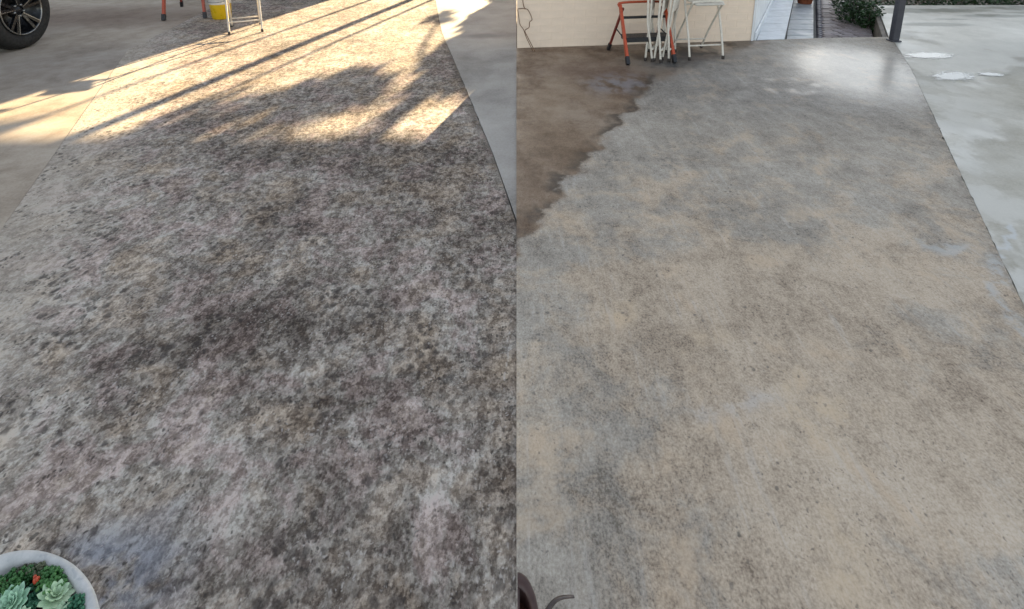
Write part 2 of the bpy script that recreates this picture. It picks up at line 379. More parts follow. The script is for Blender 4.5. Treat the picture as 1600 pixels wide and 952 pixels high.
def mat_wet_slab():
    n = NT('wet_pale_concrete', True); W = n.warp(2.2, 0.35); W2 = n.warp(4, 0.3, 4)
    low = n.noise(1.1, 4, 0.6, vec=W); mid = n.noise(5, 5, 0.6); fine = n.noise(60, 4, 0.75)
    v = n.add(n.add(0.5, n.mul(n.sub(low, 0.5), 1.0)), n.add(n.mul(n.sub(mid, 0.5), 0.5), n.mul(n.sub(fine, 0.5), 0.45)))
    c = n.ramp(v, [(0.25, (0.37, 0.335, 0.27)), (0.5, (0.475, 0.44, 0.365)), (0.75, (0.56, 0.525, 0.45))])
    e = n.line(W, (1.963, 1.891), (4.064, 6.025))
    pale = n.mul(n.step(e, 0.75, 0.05), n.step(n.noise(2.6, 4, 0.6, vec=W2), 0.40, 0.60))
    c = n.mix(n.mul(pale, 0.7), c, (0.66, 0.63, 0.56))
    band = n.mul(n.blob(W2, 4.9, 5.4, 1.6, 0.5, 0.6, -15), 0.5)
    c = n.mix(band, c, (0.21, 0.20, 0.17))
    dry = None; W3 = n.warp(6, 0.10, 2)
    for (x, y, rx, ry) in ((5.05, 6.75, .42, .10), (6.15, 7.25, .45, .10), (6.9, 7.45, .5, .10), (5.45, 7.05, .2, .05), (6.0, 6.05, .20, .07), (4.75, 4.66, .22, .05), (5.1, 7.6, 1.3, .16), (7.2, 7.75, .9, .14), (4.13, 4.80, .16, .06)):
        q = n.blob(W2 if rx > .6 else W3, x, y, rx, ry, 0.35); dry = q if dry is None else n.mx(dry, q)
    c = n.mix(n.mul(dry, 0.75), c, (0.17, 0.165, 0.125))
    pts = [(2.40, 2.44), (2.22, 2.33), (2.075, 2.17)]
    d = n.math('MINIMUM', n.seg(W2, pts[0], pts[1]), n.seg(W2, pts[1], pts[2]))
    c = n.mix(n.mul(n.step(d, 0.03, 0.0), 0.7), c, (0.60, 0.60, 0.585))
    film = n.step(n.add(n.noise(0.9, 5, 0.6, vec=W2), n.mul(n.blob(W, 5.3, 6.4, 2.4, 1.5, 0.6), 0.2)), 0.46, 0.66)
    n.bump(n.add(fine, mid), n.mul(n.inv(film), 0.3), 0.003)
    c = n.mix(n.mul(film, 0.3), c, n.mix(1.0, c, (0.72, 0.74, 0.76), 'MULTIPLY'))
    return n.out(c, n.step(film, 0, 1, 0.80, 0.42), 0, 0.18)

M = {}
M['weathered'] = mat_weathered(); M['tan'] = mat_old_tan(); M['smooth'] = mat_smooth_grey()
M['cleaned'] = mat_cleaned(); M['wet'] = mat_wet_slab()
M['soil'] = simple('soil', (0.085, 0.065, 0.045), 0.95, var=0.2, scale=3, bumpy=0.5)
def mat_water():
    n = NT('puddle_water', True)
    wob = n.vm('ADD', n.P, n.vm('SCALE', n.vm('SUBTRACT', n.noise(3.0, 4, 0.7, color=True), (0.5, 0.5, 0.5)), 1.5))
    r = n.vm('LENGTH', n.vm('MULTIPLY', wob, (1, 1, 0)))
    n.put(n.b.inputs['Alpha'], n.step(r, 0.98, 0.45))
    n.b.inputs['IOR'].default_value = 1.33
    return n.out((0.13, 0.13, 0.11), 0.04, 0, 0.5)
M['water'] = mat_water()
M['cream'] = simple('warm_lit_white_brick', (0.76, 0.61, 0.475), 0.6, var=0.04, scale=7, bumpy=0.15)  # white paint with warm bounce light put into the colour
M['warm_lit_j'] = simple('warm_lit_white_joint', (0.74, 0.59, 0.46), 0.7, var=0.05, scale=7)  # joints carry the same painted warm light
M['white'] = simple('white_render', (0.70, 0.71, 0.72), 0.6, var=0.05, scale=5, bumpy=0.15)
M['whiteslab'] = simple('white_painted_slab', (0.62, 0.64, 0.66), 0.55, var=0.08, scale=6, bumpy=0.1)
M['tile'] = simple('grey_path_tile', (0.36, 0.38, 0.39), 0.5, var=0.10, scale=5, bumpy=0.15)
M['dark_paver'] = simple('dark_edging_paver', (0.11, 0.105, 0.125), 0.6, var=0.2, scale=9, bumpy=0.3)
M['grout'] = simple('dark_grout', (0.09, 0.085, 0.08), 0.9, scale=30)
M['brownwall'] = simple('damp_retaining_render', (0.13, 0.105, 0.08), 0.8, var=0.25, scale=7, bumpy=0.3)
M['post'] = simple('charcoal_post_paint', (0.035, 0.035, 0.045), 0.45, var=0.1, scale=12)
M['orange'] = simple('orange_fibreglass', (0.40, 0.060, 0.018), 0.4, var=0.08, scale=25)
M['darkred'] = simple('dark_red_rail', (0.16, 0.02, 0.012), 0.45, var=0.1, scale=25)
M['black'] = simple('black_plastic', (0.012, 0.012, 0.014), 0.5, var=0.15, scale=30)
M['ivory'] = simple('ivory_painted_tube', (0.60, 0.55, 0.47), 0.4, var=0.07, scale=30)
M['ivoryseat'] = simple('ivory_pressed_seat', (0.55, 0.51, 0.44), 0.45, var=0.07, scale=15)
M['rubber'] = simple('rubber_foot', (0.05, 0.04, 0.035), 0.8, scale=40)
M['yellow'] = simple('yellow_plastic', (0.72, 0.46, 0.01), 0.35, var=0.05, scale=10)
M['bwhite'] = simple('white_band', (0.72, 0.70, 0.66), 0.5, var=0.05, scale=10)
M['rust'] = simple('rusty_wire', (0.16, 0.085, 0.045), 0.7, var=0.25, scale=40)
M['tyre'] = simple('tyre_rubber', (0.014, 0.014, 0.013), 0.75, var=0.2, scale=18, bumpy=0.2)
M['rimblack'] = simple('black_rim', (0.010, 0.011, 0.013), 0.3, 0.3, var=0.1, scale=10)
M['rimsilver'] = simple('machined_rim', (0.26, 0.26, 0.25), 0.3, 0.9, var=0.06, scale=10)
M['paint'] = simple('dark_car_paint', (0.015, 0.016, 0.02), 0.22, 0.2, var=0.05, scale=4)
M['glass'] = simple('car_glass', (0.01, 0.012, 0.014), 0.05, var=0.02, scale=4)
M['lamp'] = simple('car_lamp', (0.35, 0.02, 0.02), 0.15, var=0.05, scale=9)
M['terracotta'] = simple('terracotta', (0.30, 0.085, 0.035), 0.7, var=0.12, scale=14, bumpy=0.15)
M['brownpot'] = simple('brown_glazed_clay', (0.055, 0.026, 0.020), 0.5, var=0.2, scale=16, bumpy=0.1)
M['potsoil'] = simple('potting_soil', (0.075, 0.026, 0.014), 0.95, var=0.3, scale=60, bumpy=0.9)
M['strap'] = simple('brown_strap_leaf', (0.06, 0.042, 0.036), 0.45, var=0.25, scale=30)
M['bark'] = simple('bark', (0.10, 0.075, 0.055), 0.9, var=0.25, scale=14, bumpy=0.8)
M['roof'] = simple('roof_sheet', (0.16, 0.10, 0.08), 0.7, var=0.15, scale=6)
M['woodtrim'] = simple('dark_timber', (0.07, 0.045, 0.03), 0.6, var=0.2, scale=12)
M['pane'] = simple('window_pane', (0.03, 0.035, 0.04), 0.08, var=0.02, scale=3)

def mat_leaf(name, a, b, rough=0.5, hue=0.25):
    n = NT(name)
    oi = n.noise(9, 3, 0.6); c = n.mix(n.step(oi, 0.35, 0.65), a, b)
    n.out(c, rough, 0, 0.4)
    return n.m
M['leaf_dark'] = mat_leaf('dark_green_leaf', (0.012, 0.030, 0.010), (0.035, 0.075, 0.022))
M['leaf_mid'] = mat_leaf('mid_green_leaf', (0.030, 0.060, 0.018), (0.075, 0.12, 0.035))
M['sedum'] = mat_leaf('sedum_green', (0.030, 0.115, 0.030), (0.10, 0.24, 0.065))
M['sedum_blue'] = mat_leaf('sedum_bluegreen', (0.020, 0.105, 0.055), (0.07, 0.21, 0.11))
M['sedum_dull'] = mat_leaf('sedum_dull', (0.07, 0.085, 0.045), (0.16, 0.17, 0.10))
M['rosette_a'] = mat_leaf('rosette_mint', (0.30, 0.50, 0.33), (0.46, 0.66, 0.47), 0.5)
M['rosette_b'] = mat_leaf('rosette_pale', (0.38, 0.54, 0.33), (0.56, 0.68, 0.45), 0.5)
M['bud'] = simple('red_bud', (0.45, 0.06, 0.025), 0.5, var=0.15, scale=80)
def mat_bowl():
    n = NT('white_weathered_bowl')
    f = n.noise(18, 5, 0.7); c = n.ramp(f, [(0.3, (0.36, 0.36, 0.345)), (0.55, (0.52, 0.51, 0.48)), (0.75, (0.64, 0.61, 0.57))])
    mp = n.n.new('ShaderNodeMapping'); n.put(mp.inputs['Vector'], n.P); mp.inputs['Scale'].default_value = (1, 1, 0.25)
    st = n.step(n.noise(45, 3, 0.6, 0.8, vec=mp.outputs[0]), 0.60, 0.70)
    c = n.mix(n.mul(st, 0.35), c, (0.26, 0.28, 0.29)); n.bump(f, 0.3, 0.003)
    return n.out(c, 0.6)
M['bowl'] = mat_bowl()

# ================================================================ the setting
def edge_x(a, b, y): return a[0] + (b[0]-a[0]) * (y-a[1]) / (b[1]-a[1])
ground = struct(MB().prism([(-300, -300), (300, -300), (300, 600), (-300, 600)], -0.9, -0.36).build('ground', M['soil']))

def jag(pts, seed, amp=0.002, step=0.035):        # chipped, slightly wandering concrete edge
    rg = random.Random(seed); out = []
    for a, b in zip(pts[:-1], pts[1:]):
        k = max(1, int(math.hypot(b[0]-a[0], b[1]-a[1]) / step))
        for i in range(k):
            t = i / k; e = 0.0 if i == 0 and a is pts[0] else rg.gauss(0, amp) * (2.2 if rg.random() < 0.08 else 0.6)
            out.append((a[0] + (b[0]-a[0])*t + e, a[1] + (b[1]-a[1])*t))
    return out + [pts[-1]]
LE = ((-1.75, 0.92), (-2.91, 3.42)); y_far = 11.2
le_b = (edge_x(*LE, -2.5), -2.5); le_t = (-4.6, y_far)
joint_l = [(-1.66, y_far), (-1.198, 8.372), (-0.853, 6.376), (-0.481, 4.738), (-0.145, 3.23), (0.0, 2.459)]
le_m = (edge_x(*LE, 5.6), 5.6)
struct(MB().prism([le_b, (0.0, -2.5), (0.0, 2.459)] + jag([(x - 0.0025, y) for x, y in joint_l[::-1][1:]], 3) + [le_t, le_m], -0.4, 0.0).build('weathered_driveway_slab', M['weathered']))
struct(MB().prism([(-12, -2.5), (le_b[0] - 0.003, -2.5), (le_m[0] - 0.003, le_m[1]), (le_t[0] - 0.003, le_t[1]), (-12, y_far)], -0.4, -0.002).build('tan_concrete_apron', M['tan']))
struct(MB().prism(jag([(x + 0.0025, y) for x, y in joint_l[:-1]], 4) + [(0.0, 2.50), (0.0, y_far)], -0.4, -0.003).build('smooth_grey_slab', M['smooth']))

RJ = [(4.40, 6.75), (4.064, 6.025), (3.54, 4.922), (2.526, 2.982), (1.963, 1.891)]
rj_b = (edge_x(RJ[3], RJ[4], -1.6), -1.6)
struct(MB().prism([(0.0, -1.6), (rj_b[0] - 0.003, -1.6)] + jag([(x - 0.0025, y) for x, y in RJ[::-1][:-1]], 5) + [(4.10, 6.13), (3.30, 6.08), (2.52, 5.97), (0.0, 5.66)], -0.4, 0.003).build('cleaned_driveway_slab', M['cleaned']))
struct(MB().prism([(rj_b[0] + 0.003, -1.6), (12, -1.6), (12, 8.05), (5.06, 7.95), (4.10, 6.15)] + jag([(x + 0.0025, y) for x, y in RJ[1:]], 6), -0.4, -0.001).build('wet_side_slab', M['wet']))
# low damp face where the side slab stands above the lower path
MB().prism([(4.09, 6.16), (4.045, 6.17), (5.02, 8.0), (5.06, 7.97)], -0.34, -0.012).build('retaining_edge', M['brownwall'])
tag(bpy.data.objects['retaining_edge'], 'low damp brown retaining edge beside the sunken path', 'retaining wall')

# puddles
def puddle(x, y, rx, ry, rot=0.0):
    n = 40
    o = MB().add([(0, 0, 0)] + [(1.25*math.cos(2*math.pi*k/n), 1.25*math.sin(2*math.pi*k/n), 0) for k in range(n)], [(0, 1+k, 1+(k+1) % n) for k in range(n)]).build('puddle', M['water'])
    o.location = (x, y, 0.0022); o.scale = (rx, ry, 1); o.rotation_euler = (0, 0, R(rot)); return struct(o)
puddle(4.02, 5.40, 0.30, 0.14, 8)
puddle(3.78, 4.75, 0.26, 0.14, 20)
puddle(4.72, 4.66, 0.16, 0.05)
puddle(4.15, 4.80, 0.13, 0.07)

# ================================================================ house with the white brick front, warm bounce light in its colour
hs = thing('house', 'single storey white brick house, warm bounce light painted on its front', 'house', (0, 0, 0))
A, B = Vector((0.006, 5.664, 0)), Vector((2.511, 5.975, 0)); u = (B - A).normalized(); nrm = Vector((u.y, -u.x, 0)); Lw = (B - A).length; wang = math.atan2(u.y, u.x)
back = [(4.30, 9.42), (1.55, 9.60)]
H = 3.1
core = MB().prism([(A.x, A.y), (B.x, B.y), back[0], back[1]], -0.38, H).build('wall', M['warm_lit_j'], hs)
bl_, bh, jt = 0.23, 0.072, 0.004
bmesh_brick = {}
def brick(parent, L, x0, z0, depth=0.0028):
    key = round(L, 3)
    c = A + u * (x0 + L/2) + nrm * (depth/2 - 0.001); loc = (c.x, c.y, z0 + bh/2)
    if key not in bmesh_brick:
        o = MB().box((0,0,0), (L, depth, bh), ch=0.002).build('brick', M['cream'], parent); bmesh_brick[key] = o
    else:
        o = bmesh_brick[key].copy(); COL.objects.link(o); o.parent = parent
    o.location = loc; o.rotation_euler = (random.uniform(-.006,.006), 0, wang + random.uniform(-.004,.004)); return o
upper = MB(); row = 0; z = 0.004
while z < H - 0.07:
    x = 0.0 if row % 2 == 0 else -(bl_ + jt)/2
    while x < Lw:
        x0 = max(x, 0.0); x1 = min(x + bl_, Lw - 0.002)
        if x1 - x0 > 0.03:
            if z < 0.60: brick(core, x1 - x0, x0, z)
            else:
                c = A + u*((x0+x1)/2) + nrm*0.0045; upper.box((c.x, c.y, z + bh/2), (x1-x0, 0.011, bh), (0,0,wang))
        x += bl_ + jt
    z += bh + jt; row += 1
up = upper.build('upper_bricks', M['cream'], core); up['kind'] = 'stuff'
# white rendered side wall, skirting, roof
sv = (Vector(back[0]+(0,)) - B).normalized(); sn = Vector((sv.y, -sv.x, 0)); Ls = (Vector(back[0]+(0,)) - B).length
def side_box(s0, s1, off, th, z0, z1):
    c = B + sv*((s0+s1)/2) + sn*(off + th/2); return (c.x, c.y, (z0+z1)/2), (s1-s0, th, z1-z0), (0, 0, math.atan2(sv.y, sv.x))
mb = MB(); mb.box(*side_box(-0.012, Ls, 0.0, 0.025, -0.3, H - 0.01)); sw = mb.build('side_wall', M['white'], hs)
mb = MB(); mb.box(*side_box(0.02, Ls, 0.026, 0.02, -0.3, 0.09), ch=0.006); mb.build('skirting', M['whiteslab'], sw)
rp = [(-0.35, 5.30), (2.75, 5.62), (4.75, 9.75), (1.35, 9.95)]
rf = MB().prism(rp, H + 0.002, H + 0.14).build('roof', M['roof'], hs)
mb = MB(); mb.tube([(-0.37, 5.24, H + 0.06), (2.78, 5.56, H + 0.06)], 0.06, 10); mb.build('gutter', M['bwhite'], rf)

# white painted apron along the side of the house (level with the drive), grey tile path and cobbles below it
PA = struct(MB().prism([(2.56, 5.99), (2.905, 6.035), (4.75, 9.70), (4.38, 9.70)], -0.34, -0.012).build('white_painted_apron', M['grout']))
e0, e1, g0, g1 = Vector((2.585, 6.00)), Vector((4.37, 9.55)), Vector((2.90, 6.04)), Vector((4.70, 9.60))
k = 9
for i in range(k):
    a, b = i/k + 0.0015, (i+1)/k - 0.0015
    q = [e0.lerp(e1, a), g0.lerp(g1, a), g0.lerp(g1, b), e0.lerp(e1, b)]
    MB().prism([tuple(p) for p in q], -0.02, 0.0 + random.uniform(-.001, .001)).build('slab', M['whiteslab'], PA)
PT = struct(MB().prism([(2.95, 6.09), (3.30, 6.095), (5.2, 9.95), (4.80, 9.95)], -0.36, -0.145).build('tile_path', M['grout']))
t0, t1, s0, s1 = Vector((2.96, 6.11)), Vector((4.79, 9.90)), Vector((3.27, 6.12)), Vector((5.15, 9.90))
k = 13
for i in range(k):
    a, b = i/k + 0.0022, (i+1)/k - 0.0022; dz = random.uniform(-.003, .003)
    q = [t0.lerp(t1, a), s0.lerp(s1, a), s0.lerp(s1, b), t0.lerp(t1, b)]
    MB().prism([tuple(p) for p in q], -0.15, -0.12 + dz).build('tile', M['tile'], PT)
CP = struct(MB().prism([(3.32, 6.12), (4.03, 6.17), (6.0, 9.95), (5.22, 9.95)], -0.36, -0.215).build('cobbled_path', M['grout']))
pv = [simple('paver_%d' % i, c, 0.6, var=0.18, scale=14, bumpy=0.4) for i, c in enumerate([(0.24, 0.20, 0.195), (0.30, 0.26, 0.255), (0.19, 0.15, 0.14), (0.27, 0.225, 0.22)])]
protos = []
c0, c1, d0, d1 = Vector((3.335, 6.13)), Vector((5.24, 9.93)), Vector((4.02, 6.18)), Vector((5.98, 9.93))
rows = 36; cols = 5
pdir = math.atan2((c1-c0).y, (c1-c0).x)
for i in range(rows):
    for j in range(-1, cols):
        t = (i + 0.5)/rows
        if j < 0: f0, f1 = 0.0, 0.085
        else: f0, f1 = 0.10 + 0.9*j/cols, 0.10 + 0.9*(j+1)/cols
        if j >= 0 and i % 2: f0 += 0.09 if j else 0; f1 = min(1.0, f1 + 0.09)
        p = c0.lerp(c1, t); q = d0.lerp(d1, t); a = p.lerp(q, f0); b = p.lerp(q, f1); m = (a+b)/2
        w = (b-a).length - 0.008
        if w < 0.02: continue
        mm = M['dark_paver'] if j < 0 else pv[random.randrange(4)]
        o = MB().box((0,0,0), (w, 0.094, 0.05), ch=0.008).build('paver', mm, CP)
        o.location = (m.x, m.y, -0.213 + random.uniform(-.004, .004)); o.rotation_euler = (random.uniform(-.02,.02), random.uniform(-.02,.02), random.uniform(-.03,.03))

# ================================================================ leaves
def leaf_mesh(mb, c, L, W, rng, droop=0.0):
    a = rng.uniform(0, 2*math.pi); e = rng.uniform(-0.6, 1.1) - droop; tw = rng.uniform(-0.9, 0.9)
    d = Vector((math.cos(a)*math.cos(e), math.sin(a)*math.cos(e), math.sin(e)))
    sd = d.cross(Vector((0,0,1))); sd = (sd.normalized() if sd.length > 1e-3 else Vector((1,0,0)))
    upv = sd.cross(d); sd = sd*math.cos(tw) + upv*math.sin(tw); nn = sd.cross(d)
    c = Vector(c)
    v = [c, c + d*L*0.45 + sd*W/2 - nn*W*0.12, c + d*L, c + d*L*0.45 - sd*W/2 - nn*W*0.12, c + d*L*0.5 + nn*W*0.08]
    mb.add(v, [(0,1,4),(1,2,4),(2,3,4),(3,0,4)])
def tree(name, label, loc, trunk_r, trunk_h, clumps, leaf, nleaf, mat, seed, group=None, lean=(0,0), fork=True):
    rng = random.Random(seed); t = thing(name, label, 'tree', loc, group=group)
    mb = MB(); top = Vector((lean[0], lean[1], trunk_h))
    pts = [Vector((0,0,-0.4)), Vector((lean[0]*.2 + .01, lean[1]*.2, trunk_h*.35)), Vector((lean[0]*.6 - .01, lean[1]*.6, trunk_h*.7)), top]
    mb.tube(smooth_path(pts, 4), [trunk_r*(1.25 - 0.55*k/12) for k in range(13)], 10)
    if fork:
        for (cx, cy, cz, rx, ry, rz) in clumps[:7]:
            e = Vector((cx, cy, cz)); mid = top.lerp(e, 0.5) + Vector((rng.uniform(-.1,.1), rng.uniform(-.1,.1), 0.05))
            mb.tube(smooth_path([top - Vector((0,0,.1)), mid, e], 4), [trunk_r*.5*(1 - k/11) + 0.004 for k in range(9)], 6)
    mb.build('trunk', M['bark'], t)
    cr = MB(); vol = [(c[3]*c[4]*c[5]) ** 0.7 for c in clumps]; tot = sum(vol)
    for cl, vv in zip(clumps, vol):
        for _ in range(max(12, int(nleaf*vv/tot))):
            d = Vector((rng.gauss(0,1), rng.gauss(0,1), rng.gauss(0,1))).normalized() * (rng.random() ** 0.45)
            s = rng.uniform(0.7, 1.3)
            leaf_mesh(cr, (cl[0]+d.x*cl[3], cl[1]+d.y*cl[4], cl[2]+d.z*cl[5]), leaf[0]*s, leaf[1]*s, rng, 0.2)
    cr.build('crown', mat, t)
    return t

# trees beyond the drive, which throw the dappled shade on the left
tree('street_tree', 'slim street tree nearest the left neighbour garage', (-0.75, 13.6, 0), 0.03, 2.9,
     [(-0.6,0,3.75,.7,.6,.75),(0.3,0.1,3.75,.6,.6,.75),(-0.1,0,4.6,.9,.7,.8),(-0.3,0.2,5.4,.8,.6,.6),(-0.05,0,2.72,.2,.2,.06)], (0.18, 0.11), 6500, M['leaf_mid'], 11, 'trees beyond the drive')
tree('street_tree', 'straight trunked street tree in the middle of the gap', (0.15, 13.6, 0), 0.03, 2.9,
     [(0.0,0.2,3.75,.7,.6,.75),(0.7,0.1,3.7,.7,.6,.75),(0.3,0,4.6,.9,.7,.8),(0.4,0.1,5.4,.8,.6,.6),(0.18,0,2.64,.3,.2,.10),(0.70,0,2.52,.32,.2,.15)], (0.18, 0.11), 6500, M['leaf_mid'], 12, 'trees beyond the drive')
tree('street_tree', 'low branched street tree closest to the brick house', (1.75, 13.6, 0), 0.06, 2.5,
     [(-0.6,0,3.7,.7,.6,.75),(0.3,0,3.7,.8,.6,.75),(-0.3,0,4.6,1.0,.7,.8),(0.4,0,5.2,.8,.6,.7),
      (-0.70,-.1,2.46,.38,.25,.17),(0.05,0,2.42,.26,.2,.12),(-0.95,0.1,1.76,.16,.2,.07)], (0.14, 0.08), 9000, M['leaf_mid'], 13, 'trees beyond the drive')
tree('shade_bush', 'added bush beside the brick house shading the grey slab', (1.3, 12.6, 0), 0.03, 0.5,  # unseen bush, added to keep sun off the smooth grey slab
     [(-0.15,0,1.35,.30,.3,.32),(0.2,0,1.40,.35,.3,.42),(0.42,0,1.80,.34,.3,.42),(0.05,0,1.86,.28,.3,.24),(-0.22,0,1.02,.36,.3,.24),(0.3,0,0.9,.4,.3,.3)], (0.13, 0.08), 9000, M['leaf_mid'], 14, 'trees beyond the drive')
# flat roof added out of view: its edge and posts cut the sun
cp = thing('shade_canopy', 'unseen flat roof added beyond the drive to cut the sun', 'shade_canopy', (0, 0, 0))
MB().prism([(-1.70, 9.7), (1.5, 9.75), (2.05, 12.0), (-1.70, 11.98)], 2.34, 2.46).build('roof', M['roof'], cp)
MB().box((0.17, 12.03, 2.50), (3.76, 0.05, 0.42)).build('fascia', M['woodtrim'], cp)
for (x, y, w) in ((-0.62, 11.9, 0.10), (1.95, 11.9, 0.10)):
    MB().box((x, y, 0.97), (w, w, 2.74), ch=0.006).build('post', M['woodtrim'], cp)
# unseen tall trees added far right to keep the low sun off the drive
rngt = random.Random(5)
for i, (x, y, h) in enumerate(((9.3, 30.5, 10.5), (10.5, 32.4, 11.3), (11.6, 31.0, 11.0), (12.6, 32.8, 11.6), (13.5, 30.2, 10.2))):
    cl = []
    for q in range(16):
        zz = 1.6 + (h - 2.2) * q / 15; rr = 1.45 * (1 - 0.35 * abs(q/15 - 0.4))
        cl.append((rngt.uniform(-.25,.25), rngt.uniform(-.3,.3), zz, rr, rr, 0.75))
    tree('sun_block_tree', 'added tall evergreen blocking the sun, %s of the far row' % ('leftmost', 'second from the left', 'middle one', 'second from the right', 'rightmost')[i],
         (x, y, -0.36), 0.16, 6.0, cl, (0.42, 0.26), 5500, M['leaf_dark'], 40 + i, 'added far sun blockers')

# neighbour's garage on the left whose corner bounds the sunlit strip
ng = thing('garage', 'plain rendered garage beyond the left drive with flat roof', 'garage', (0, 0, 0))
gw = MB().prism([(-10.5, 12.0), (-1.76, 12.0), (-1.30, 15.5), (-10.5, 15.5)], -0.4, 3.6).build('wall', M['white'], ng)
grf = MB().prism([(-10.7, 11.8), (-1.72, 11.85), (-1.2, 15.7), (-10.7, 15.7)], 3.602, 3.78).build('roof', M['roof'], ng)
gd = MB(); gd.box((-6.2, 11.975, 0.95), (2.6, 0.05, 2.5)); gdo = gd.build('door', M['woodtrim'], ng)
for q in range(5):
    MB().box((-6.2, 11.935, 0.0 + q*0.47), (2.5, 0.03, 0.44), ch=0.008).build('panel', M['woodtrim'], gdo)
wi = MB().box((-3.4, 11.985, 1.6), (1.2, 0.04, 0.9)).build('window', M['bwhite'], ng)
for sx in (-0.29, 0.29): MB().box((-3.4 + sx, 11.96, 1.6), (0.52, 0.02, 0.8)).build('pane', M['pane'], wi)

# ================================================================ shrubs
def shrub(name, label, cat, loc, boxes, leaf, nleaf, mat, seed, group=None):
    rng = random.Random(seed); t = thing(name, label, cat, loc, group=group)
    st = MB()
    for (cx, cy, cz, rx, ry, rz) in boxes:
        for _ in range(4):
            e = (cx + rng.uniform(-.6,.6)*rx, cy + rng.uniform(-.6,.6)*ry, cz + rng.uniform(0,.6)*rz)
            st.tube(smooth_path([(cx*.8 + rng.uniform(-.03,.03), cy*.8, 0.0), lerp((cx*.8, cy*.8, 0), e, .5), e], 3), [0.007,0.006,0.006,0.005,0.004,0.003,0.002], 5)
    st.build('stem', M['bark'], t)
    mb = MB()
    for (cx, cy, cz, rx, ry, rz) in boxes:
        for _ in range(nleaf // len(boxes)):
            d = Vector((rng.gauss(0,1), rng.gauss(0,1), rng.gauss(0,1))).normalized() * (rng.random() ** 0.4)
            s = rng.uniform(.6, 1.3); leaf_mesh(mb, (cx+d.x*rx, cy+d.y*ry, max(0.01, cz+d.z*rz)), leaf[0]*s, leaf[1]*s, rng)
    mb.build('foliage', mat, t); return t
shrub('shrub', 'dark green leafy shrub growing beside the sunken path', 'shrub', (4.62, 7.38, -0.36),
      [(0,0,.30,.14,.22,.26), (-0.02,.35,.36,.2,.25,.30), (.18,.75,.42,.26,.3,.34), (.42,1.3,.45,.3,.4,.38)], (0.055, 0.032), 2600, M['leaf_dark'], 3)
shrub('hedge', 'low dark hedge along the far end of the wet slab', 'hedge', (0, 8.55, -0.36),
      [(5.9 + i*0.55, random.uniform(-.05,.05), .42, .42, .34, .40 + random.uniform(-.05,.05)) for i in range(9)], (0.06, 0.035), 9000, M['leaf_dark'], 4)

# ================================================================ steel post
po = thing('steel_post', 'dark grey square steel post at the corner of the wet slab', 'post', (4.03, 5.955, 0.0))
MB().box((0,0,1.36), (0.075, 0.075, 2.70), ch=0.006).build('shaft', M['post'], po)
MB().box((0,0,0.008), (0.105, 0.105, 0.014), ch=0.003).build('base_plate', M['post'], po)
MB().box((0,0,2.72), (0.10, 0.10, 0.02), ch=0.004).build('cap', M['post'], po)

# ================================================================ folding chairs
def chair_parts(t, w, A_, B_, seat=None, back=None, r=0.0105, barsA=(), barsB=()):
    """A_ and B_ are (y, z) paths from foot to top of the two tube frames"""
    for nm, path, bars, ww in (('long_frame', A_, barsA, w), ('short_frame', B_, barsB, w - 0.035)):
        mb = MB(); x = ww/2
        L = [(-x, y, z) for y, z in path]; Rr = [(x, y, z) for y, z in path[::-1]]
        yt, zt = path[-1]
        corner = [(-x + 0.03, yt, zt + 0.025), (x - 0.03, yt, zt + 0.025)]
        mb.tube(smooth_path(L + corner + Rr, 5), r, 8)
        for (y, z) in bars: mb.tube([(-x, y, z), (x, y, z)], r*0.8, 8)
        fr = mb.build(nm, M['ivory'], t)
        for sx in (-1, 1):
            MB().lathe([(0.001, 0), (r*1.35, 0.0), (r*1.35, 0.03), (r*1.05, 0.034)], (sx*x, path[0][0], 0.0), 10).build('foot_cap', M['rubber'], fr)
    if seat: MB().box(*seat, ch=0.008).build('seat', M['ivoryseat'], t)
    if back: MB().box(*back, ch=0.006).build('backrest', M['ivoryseat'], t)
def open_chair(label, loc, rz, w=0.36):
    t = thing('folding_chair', label, 'chair', loc, rz, 'ivory metal folding chairs')
    chair_parts(t, w, [(-0.17, 0.006), (-0.10, 0.22), (0.02, 0.50), (0.13, 0.84)], [(0.26, 0.006), (0.14, 0.20), (-0.03, 0.43), (-0.10, 0.52)],
                ((0, -0.0, 0.535), (w - 0.05, 0.34, 0.018), (0.05, 0, 0)), ((0, 0.115, 0.76), (w - 0.03, 0.014, 0.13), (-0.3, 0, 0)),
                barsA=((-0.13, 0.13), (0.02, 0.50)), barsB=((0.19, 0.11),))
    return t
def folded_chair(label, loc, rz, tilt, w=0.36):
    t = thing('folding_chair', label, 'chair', loc, rz, 'ivory metal folding chairs'); t.rotation_euler = (tilt, 0, rz)
    chair_parts(t, w, [(-0.030, 0.006), (-0.005, 0.20), (0.018, 0.36), (0.018, 0.60), (0.005, 0.88)], [(0.035, 0.012), (0.020, 0.20), (0.002, 0.40), (-0.008, 0.55)],
                ((0, -0.008, 0.62), (w - 0.06, 0.018, 0.30)), ((0, 0.0, 0.83), (w - 0.03, 0.012, 0.12)), barsA=((-0.03, 0.12),), barsB=((0.025, 0.14),))
    return t
open_chair('open ivory folding chair in front of the yellow bucket', (-3.12, 6.47, 0), R(24), 0.34)
open_chair('open ivory folding chair alone near the right end of the brick wall', (1.78, 5.42, 0.003), R(8), 0.335)
folded_chair('folded ivory chair leaning by the wall, left of the folded three', (1.30, 5.36, 0.003), R(72), R(-2))
folded_chair('folded ivory chair leaning by the wall, middle of the folded three', (1.385, 5.33, 0.003), R(68), R(1))
folded_chair('folded ivory chair leaning by the wall, right of the folded three', (1.475, 5.36, 0.003), R(66), R(3))

